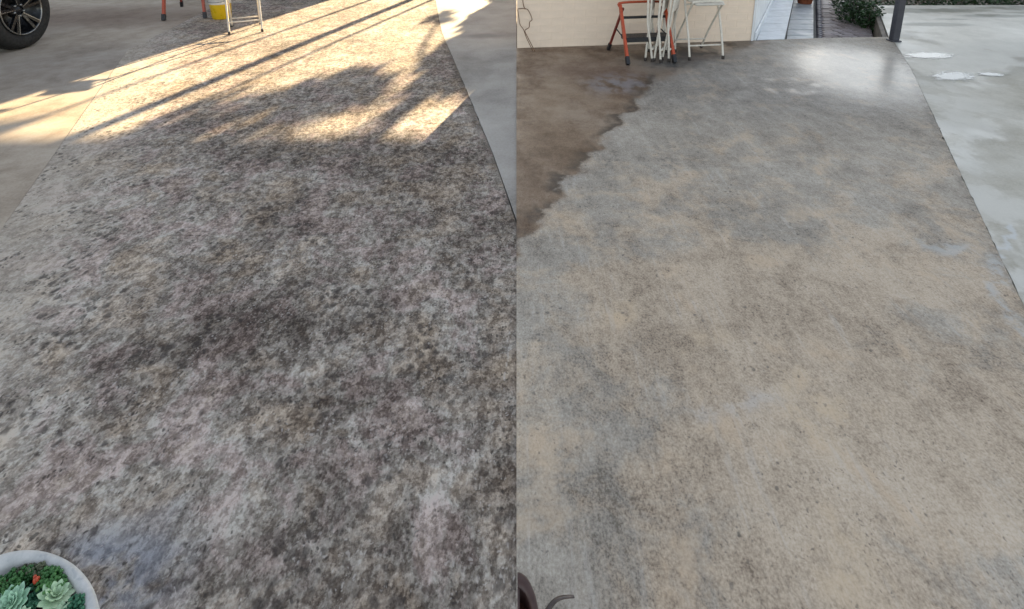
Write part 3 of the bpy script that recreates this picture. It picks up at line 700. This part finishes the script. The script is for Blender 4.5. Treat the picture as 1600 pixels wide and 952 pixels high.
# ================================================================ step ladders
def ladder(label, loc, rz, feet_w, top_w, hgt, run, rear_run, steps, tread, rail=(0.028, 0.055), group='orange step ladders'):
    t = thing('step_ladder', label, 'ladder', loc, rz, group)
    def bar(mb, a, b, sx, sy):
        a, b = Vector(a), Vector(b); d = (b-a).normalized(); X = Vector((1,0,0)); X = (X - d*X.dot(d)).normalized(); Y = d.cross(X)
        vs = [p + X*sx*i/2 + Y*sy*j/2 for p in (a, b) for i, j in ((-1,-1),(1,-1),(1,1),(-1,1))]
        mb.add(vs, [(3,2,1,0),(4,5,6,7),(0,1,5,4),(1,2,6,5),(2,3,7,6),(3,0,4,7)])
    for s in (-1, 1):
        f0 = Vector((s*feet_w/2, 0, 0.045)); f1 = Vector((s*top_w/2, run, hgt))
        mb = MB(); bar(mb, f0, f1, *rail); ra = mb.build('front_rail', M['orange'], t)
        mb = MB(); d = (f1-f0).normalized(); bar(mb, f0 - d*0.045, f0 + d*0.03, rail[0]*1.35, rail[1]*1.2); mb.build('foot', M['black'], ra)
        r0 = Vector((s*(feet_w/2 + 0.02), run + rear_run, 0.045)); r1 = Vector((s*(top_w/2 - 0.03), run, hgt - 0.03))
        mb = MB(); bar(mb, r0, r1, rail[0]*.85, rail[1]*.6); rr = mb.build('rear_leg', M['darkred'], t)
        mb = MB(); d = (r1-r0).normalized(); bar(mb, r0 - d*0.045, r0 + d*0.03, rail[0]*1.2, rail[1]*.9); mb.build('foot', M['black'], rr)
        k = 0.36
        mb = MB(); mb.tube([f0.lerp(f1, k), r0.lerp(r1, k + .12)], 0.006, 6); mb.build('spreader', M['black'], t)
    for (k, th, dp) in steps:
        y = run*k; zz = 0.045 + (hgt - 0.045)*k; ww = feet_w + (top_w - feet_w)*k
        mb = MB(); mb.box((0, y + dp*0.35, zz), (ww - rail[0] + .004, dp, th), ch=0.004); mb.build('tread', M['black'], t)
    mb = MB(); mb.box((0, run, hgt + 0.012), (top_w + 0.05, 0.06, 0.03), ch=0.008) if tread else mb.tube(smooth_path([(-top_w/2, run, hgt - .02), (-top_w/2 + .02, run + .01, hgt + .02), (top_w/2 - .02, run + .01, hgt + .02), (top_w/2, run, hgt - .02)], 5), 0.012, 8)
    mb.build('top_cap', M['black'] if tread else M['orange'], t)
    return t
ladder('tall orange step ladder with black feet beside the yellow bucket', (-4.15, 7.05, 0), R(16), 0.46, 0.30, 1.35, 0.42, 0.50, [(0.24, 0.03, 0.09), (0.48, 0.03, 0.09), (0.72, 0.03, 0.09)], True)
ladder('low orange step ladder against the brick wall', (1.245, 5.12, 0.003), R(8), 0.45, 0.44, 0.50, 0.30, 0.20, [(0.76, 0.022, 0.03), (0.36, 0.045, 0.17)], False, (0.024, 0.034))

# ================================================================ bucket
bk = thing('bucket', 'yellow plastic bucket with white band behind the ivory chair', 'bucket', (-3.72, 7.12, 0.0))
MB().lathe([(0.001, 0.0), (0.105, 0.0), (0.112, 0.008), (0.125, 0.185), (0.1255, 0.186), (0.118, 0.30), (0.001, 0.03)][:4] + [(0.126, 0.19)], n=36).build('body', M['yellow'], bk)
MB().lathe([(0.1262, 0.19), (0.133, 0.29), (0.141, 0.292), (0.141, 0.315), (0.130, 0.315), (0.108, 0.02), (0.001, 0.02)], n=36).build('band', M['bwhite'], bk)
MB().tube(smooth_path([(-0.14, 0, 0.29), (-0.12, -.12, 0.24), (0, -.165, 0.225), (0.12, -.12, 0.24), (0.14, 0, 0.29)], 6), 0.004, 6).build('handle', M['rimsilver'], bk)

# ================================================================ bent wire stand at the left end of the wall
ws = thing('wire_stand', 'thin rusty wire stand leaning on the left end of brick wall', 'wire stand', (0, 0, 0))
yq = 5.575
MB().tube(smooth_path([(0.165, yq - .03, 0.003), (0.10, yq + .02, 0.13), (0.07, yq + .04, 0.21), (0.035, yq + .05, 0.26), (0.02, yq + .055, 0.36), (0.012, yq + .06, 0.41)], 5), 0.0042, 6).build('leg', M['rust'], ws)
MB().tube(smooth_path([(0.185, yq - .04, 0.003), (0.115, yq + .02, 0.13), (0.085, yq + .03, 0.20), (0.125, yq + .04, 0.23), (0.132, yq + .045, 0.285), (0.155, yq + .05, 0.315), (0.105, yq + .06, 0.412), (0.012, yq + .065, 0.414)], 5), 0.0042, 6).build('leg', M['rust'], ws)
MB().tube(smooth_path([(0.086, yq + .062, 0.41), (0.066, yq + .065, 0.47), (0.055, yq + .07, 0.62)], 5), 0.0042, 6).build('upright', M['rust'], ws)

# ================================================================ car
WX, WY, WR = -4.99, 5.70, 0.39
car = thing('car', 'dark car parked at the left edge of the drive', 'car', (WX - 0.93, WY - 1.40, 0))
def wheel(side, y):
    t = MB(); s = side; pr = [(0.245, -0.205), (0.30, -0.225), (0.355, -0.222), (0.380, -0.20), (WR, -0.16), (WR, -0.06), (0.380, -0.02), (0.355, 0.002), (0.30, 0.006), (0.258, -0.008), (0.245, -0.03)]
    t.lathe([(r, z*s) for r, z in pr], (s*0.93, y, WR), 48, 'x')
    # tread blocks on the crown of the tyre
    for k in range(56):
        a = 2*math.pi*k/56
        for off in (-0.15, -0.11, -0.07):
            t.box((s*(0.93 + off), y + math.cos(a)*(WR - 0.001), WR + math.sin(a)*(WR - 0.001)), (0.034, 0.034, 0.010), (a - math.pi/2, 0, 0))
    ty = t.build('tyre', M['tyre'], car)
    b = MB(); b.lathe([(r, z*s) for r, z in [(0.246, -0.03), (0.252, -0.004), (0.244, 0.004), (0.236, -0.006), (0.230, -0.16), (0.05, -0.17), (0.001, -0.17)]], (s*0.93, y, WR), 48, 'x')
    rim = b.build('rim', M['rimblack'], ty)
    lip = MB(); lip.lathe([(r, z*s) for r, z in [(0.252, -0.002), (0.250, 0.0075), (0.242, 0.0075), (0.240, -0.002)]], (s*0.93, y, WR), 64, 'x'); lip.build('rim_lip', M['rimsilver'], ty)
    for k in range(5):
        a0 = 2*math.pi*k/5 + 0.35
        for da, mat, w, dx in ((-0.17, 'rimblack', 0.030, 0.0), (0.17, 'rimblack', 0.030, 0.0), (0.24, 'rimsilver', 0.008, 0.004)):
            a = a0 + da; m2 = MB(); p0 = Vector((0, math.cos(a0 + da*0.6)*0.05, math.sin(a0 + da*0.6)*0.05)); p1 = Vector((0, math.cos(a)*0.24, math.sin(a)*0.24))
            d = (p1-p0).normalized(); n2 = Vector((0, -d.z, d.y))
            vs = []
            for p, xx in ((p0, -0.035), (p1, -0.008)):
                for i, j in ((-1,-1),(1,-1),(1,1),(-1,1)):
                    vs.append((s*(0.93 + xx + dx + j*0.014), y + p.y + n2.y*w*i/2*(1.0), WR + p.z + n2.z*w*i/2))
            m2.add(vs, [(3,2,1,0),(4,5,6,7),(0,1,5,4),(1,2,6,5),(2,3,7,6),(3,0,4,7)]); m2.build('spoke', M[mat], ty)
        m3 = MB(); m3.lathe([(0.001, s*0.012), (0.011, s*0.010), (0.013, -s*0.02)], (s*0.905, y + math.cos(a0+.6)*0.058, WR + math.sin(a0+.6)*0.058), 8, 'x'); m3.build('lug_nut', M['rimsilver'], ty)
    hb = MB(); hb.lathe([(0.001, s*0.010), (0.026, s*0.008), (0.034, -s*0.004), (0.075, -s*0.02), (0.08, -s*0.06)], (s*0.905, y, WR), 24, 'x'); hb.build('hub_cap', M['rimblack'], ty)
for yy in (1.40, -1.40):
    for s in (-1, 1): wheel(s, yy)
# body: side outline with wheel arches, lofted across the width
def outline():
    pts = [(-2.15, 0.55), (-2.2, 0.85), (-2.10, 1.02), (-1.15, 1.12), (-0.45, 1.62), (0.9, 1.68), (1.55, 1.55), (1.95, 1.12), (2.05, 1.02), (2.08, 0.62), (1.98, 0.52)]
    arc = lambda c: [(c + math.cos(a)*0.45, WR + math.sin(a)*0.45) for a in [math.pi*k/10 for k in range(11)] if WR + math.sin(a)*0.45 > 0.46]
    low = arc(1.40) + [(0.93, 0.30), (-0.93, 0.30)] + arc(-1.40)
    return pts + low
ol = outline(); n = len(ol); mb = MB(); secs = []
for x, k in ((-0.94, 0.0), (-0.90, 1.0), (0.90, 1.0), (0.94, 0.0)):
    secs.append([(x - math.copysign(max(0, z - 1.05)*0.28, x), y*(1.0 if k else 0.985), z if k else (z - 0.012 if z > 0.6 else z)) for y, z in ol])
vs = [p for s_ in secs for p in s_]; fs = []
for i in range(3):
    for k in range(n):
        k2 = (k+1) % n; fs.append((i*n+k, (i+1)*n+k, (i+1)*n+k2, i*n+k2))
fs += [tuple(range(n)), tuple(3*n + k for k in reversed(range(n)))]
mb.add(vs, fs); bd = mb.build('body', M['paint'], car)
for s in (-1, 1):
    xx = lambda z: s*(0.944 - max(0, z - 1.05)*0.28)
    for poly in ([(-1.0, 1.16), (-0.42, 1.56), (0.1, 1.60), (0.1, 1.14)], [(0.16, 1.14), (0.16, 1.60), (0.85, 1.62), (1.35, 1.50), (1.5, 1.16)]):
        m2 = MB(); v = [(xx(z), y, z) for y, z in poly] + [(xx(z) + s*0.004, y, z) for y, z in poly]
        m2.add(v, [(0,1,2,3,4)[:len(poly)], tuple(len(poly)+k for k in reversed(range(len(poly))))] + [(k, (k+1) % len(poly), len(poly)+(k+1) % len(poly), len(poly)+k) for k in range(len(poly))]); m2.build('side_window', M['glass'], car)
    MB().box((s*0.72, 2.05, 0.92), (0.36, 0.05, 0.14), ch=0.02).build('tail_lamp', M['lamp'], car)
    MB().box((s*0.70, -2.16, 0.82), (0.40, 0.06, 0.12), ch=0.02).build('headlight', M['bwhite'], car)
    MB().box((s*1.03, -0.75, 1.16), (0.18, 0.10, 0.13), ch=0.03).build('mirror', M['paint'], car)

# ================================================================ terracotta pot by the path
tp = thing('terracotta_pot', 'small terracotta pot at the far end of the tile path', 'pot', (4.43, 8.72, -0.12))
MB().lathe([(0.001, 0.0), (0.09, 0.0), (0.10, 0.01), (0.135, 0.20), (0.15, 0.20), (0.153, 0.25), (0.135, 0.25), (0.11, 0.06), (0.001, 0.06)], n=32).build('body', M['terracotta'], tp)
MB().lathe([(0.001, 0.225), (0.132, 0.222)], n=20).build('soil', M['potsoil'], tp)

# ================================================================ bowl of succulents
BX, BY, BZ = -0.951, 0.779, 0.20
sb = thing('planter_bowl', 'oval white planter bowl filled with green succulents', 'planter', (BX, BY, 0.0))
MB().lathe([(0.001, 0.0), (0.085, 0.0), (0.092, 0.012), (0.118, 0.08), (0.142, 0.15), (0.150, 0.188), (0.150, 0.200), (0.146, 0.206), (0.136, 0.207), (0.124, 0.203), (0.119, 0.196), (0.116, 0.17), (0.112, 0.15)], n=64, sx=1.257, sy=0.674).build('bowl', M['bowl'], sb)
so = MB(); rs = random.Random(2); nr, na = 9, 36
vs = [(0, 0, 0.178)]
for i in range(1, nr+1):
    for k in range(na):
        a = 2*math.pi*k/na; r = 0.117*i/nr; vs.append((r*math.cos(a)*1.257, r*math.sin(a)*0.674, 0.176 + rs.uniform(-.006, .006) + 0.008*(1 - i/nr)))
fs = [(0, 1+k, 1+(k+1) % na) for k in range(na)]
for i in range(nr-1):
    for k in range(na):
        a = 1+i*na; fs.append((a+k, a+na+k, a+na+(k+1) % na, a+(k+1) % na))
so.add(vs, fs, True); so.build('soil', M['potsoil'], sb)
sb.rotation_euler = (0, 0, -0.458)
def rosette(label, x, y, r, tilt, rz, mat, layers, open_=1.0):
    t = thing('succulent_rosette', label, 'succulent', (x, y, BZ - 0.012)); t['group'] = 'pale succulent rosettes'; t.rotation_euler = (tilt[0], tilt[1], rz)
    rg = random.Random(int(x*1000) + 5)
    for li in range(layers):
        f = li/(layers - 1); nl = 5 + int(5*(1 - f)); L = r*(1 - 0.72*f); el = R(12 + 62*f)*open_ + rg.uniform(-.05, .05)
        for k in range(nl):
            a = 2*math.pi*(k + 0.5*(li % 2))/nl + rg.uniform(-.1, .1) + li*0.4; m = MB(); W = L*0.52
            rings = []
            for (s, w, th, up_) in ((0.0, .32, .10, 0.0), (0.3, .75, .13, .01), (0.6, 1.0, .13, .03), (0.82, .85, .10, .09), (0.95, .40, .06, .15), (1.03, .04, .02, .20)):
                ring = []
                for q in range(6):
                    b = 2*math.pi*q/6; yy = math.cos(b)*W*w/2; zz = math.sin(b)*L*th*0.5 + up_*L + (abs(math.cos(b))**2)*w*L*0.08
                    xx = s*L; X = xx*math.cos(el) - zz*math.sin(el); Z = xx*math.sin(el) + zz*math.cos(el)
                    ring.append((X*math.cos(a) - yy*math.sin(a), X*math.sin(a) + yy*math.cos(a), Z + 0.006 + f*r*0.10))
                rings.append(ring)
            v = [p for g in rings for p in g]; fc = [(i*6+q, i*6+(q+1) % 6, (i+1)*6+(q+1) % 6, (i+1)*6+q) for i in range(5) for q in range(6)] + [tuple(range(5, -1, -1)), tuple(30+q for q in range(6))]
            m.add(v, fc, True); m.build('leaf', mat, t)
rosette('largest mint green rosette at the left edge of the bowl', -0.990, 0.805, 0.037, (0.1, -0.1), 0.2, M['rosette_a'], 6)
rosette('spiky pale green rosette in the middle of the bowl', -0.918, 0.822, 0.033, (0.15, 0.25), 1.0, M['rosette_b'], 4, 0.8)
rosette('pale rosette just below the largest one', -0.956, 0.778, 0.026, (0.2, 0.1), 0.5, M['rosette_b'], 4, 1.1)
rosette('small green rosette at the lower right of the bowl', -0.885, 0.783, 0.030, (0.1, 0.2), 2.0, M['rosette_b'], 4, 0.8)
rosette('pale rosette hidden at the front of the bowl', -0.945, 0.715, 0.032, (-0.1, 0.0), 0.9, M['rosette_a'], 5)
def sedum(label, spots, n_, r, mat, seed, hgt=0.022):
    t = thing('sedum_clump', label, 'succulent', (spots[0][0], spots[0][1], BZ - 0.02)); t['group'] = 'green sedum clumps'
    rg = random.Random(seed); m = MB()
    for (x, y, sx, sy) in spots:
        for _ in range(n_):
            px, py = x + rg.gauss(0, sx), y + rg.gauss(0, sy)
            ca, sa = math.cos(-0.458), math.sin(-0.458); ex, ey = (px-BX)*ca + (py-BY)*sa, -(px-BX)*sa + (py-BY)*ca
            if math.hypot(ex/1.257, ey/0.674) > 0.118: continue
            h = hgt*rg.uniform(.3, 1.2)
            for q in range(rg.randrange(4, 7)):
                a = 2*math.pi*q/5 + rg.random(); rr = r*rg.uniform(.7, 1.25); c = Vector((px - spots[0][0] + math.cos(a)*rr*1.1, py - spots[0][1] + math.sin(a)*rr*1.1, h + rg.uniform(-.003, .004)))
                vs = [c + Vector(v)*rr for v in ((1,0,0),(-1,0,0),(0,1,0),(0,-1,0),(0,0,.9),(0,0,-.9))]
                m.add(vs, [(0,2,4),(2,1,4),(1,3,4),(3,0,4),(2,0,5),(1,2,5),(3,1,5),(0,3,5)], True)
    m.build('foliage', mat, t)
sedum('bright green sedum clump at the back of the bowl', [(-0.955, 0.862, .022, .012), (-0.935, 0.848, .014, .010)], 60, 0.0042, M['sedum'], 1)
sedum('dull olive sedum along the back rim of the bowl', [(-1.00, 0.874, .020, .008), (-0.93, 0.878, .02, .006)], 45, 0.004, M['sedum_dull'], 2)
sedum('green sedum clump at the left rim of the bowl', [(-1.015, 0.845, .015, .010), (-1.03, 0.815, .010, .014)], 50, 0.004, M['sedum'], 3)
sedum('blue green sedum clump at the right rim of the bowl', [(-0.862, 0.812, .010, .014), (-0.852, 0.785, .008, .014)], 45, 0.0045, M['sedum_blue'], 4)
sedum('green sedum between the mint rosette and the middle rosette', [(-0.953, 0.826, .010, .012), (-0.955, 0.80, .006, .01)], 32, 0.004, M['sedum_blue'], 5, 0.016)
bt = MB()
for q in range(7): bt.lathe([(0.0004, 0.007), (0.003, 0.004), (0.0035, 0.0), (0.001, -0.004)], (random.uniform(-.005,.005), random.uniform(-.004,.004), random.uniform(-.002,.003)), 8)
bo = bt.build('flower_bud', M['bud'], None, (-0.968, 0.842, BZ + 0.008)); tag(bo, 'small red flower bud among the green sedum', 'flower')

# ================================================================ flat backed brown planter at the foot of the frame
hp = thing('half_planter', 'dark brown flat backed planter at the bottom edge', 'planter', (0.002, 0.775, 0.003))
prof = [(0.70, 0.0), (0.76, 0.02), (0.94, 0.165), (1.0, 0.175), (1.0, 0.195), (0.93, 0.200), (0.72, 0.196), (0.64, 0.15)]
MB().lathe([(r, z) for r, z in prof], n=28, a0=-math.pi/2, a1=math.pi/2, sx=0.042, sy=0.088).build('pot', M['brownpot'], hp)
MB().box((0.002, 0, 0.097), (0.004, 0.17, 0.192)).build('back_plate', M['brownpot'], hp)
MB().lathe([(0.001, 0.165), (0.66, 0.160)], n=20, a0=-math.pi/2, a1=math.pi/2, sx=0.042, sy=0.088).build('soil', M['potsoil'], hp)
lf = MB(); path = smooth_path([(0.025, -0.01, 0.165), (0.045, 0.0, 0.205), (0.075, 0.028, 0.215), (0.112, 0.046, 0.195)], 6); vs = []
for i, p in enumerate(path):
    f = i/(len(path)-1); w = 0.006*(1 - 0.6*f) + 0.0008; d = (path[min(i+1, len(path)-1)] - path[max(i-1, 0)]).normalized(); sd = d.cross(Vector((0,0,1))).normalized(); nn = sd.cross(d)
    vs += [p + sd*w, p - nn*0.0025, p - sd*w, p + nn*0.001]
lf.add(vs, [(i*4+q, i*4+(q+1) % 4, i*4+4+(q+1) % 4, i*4+4+q) for i in range(len(path)-1) for q in range(4)], True); lf.build('leaf', M['strap'], hp)
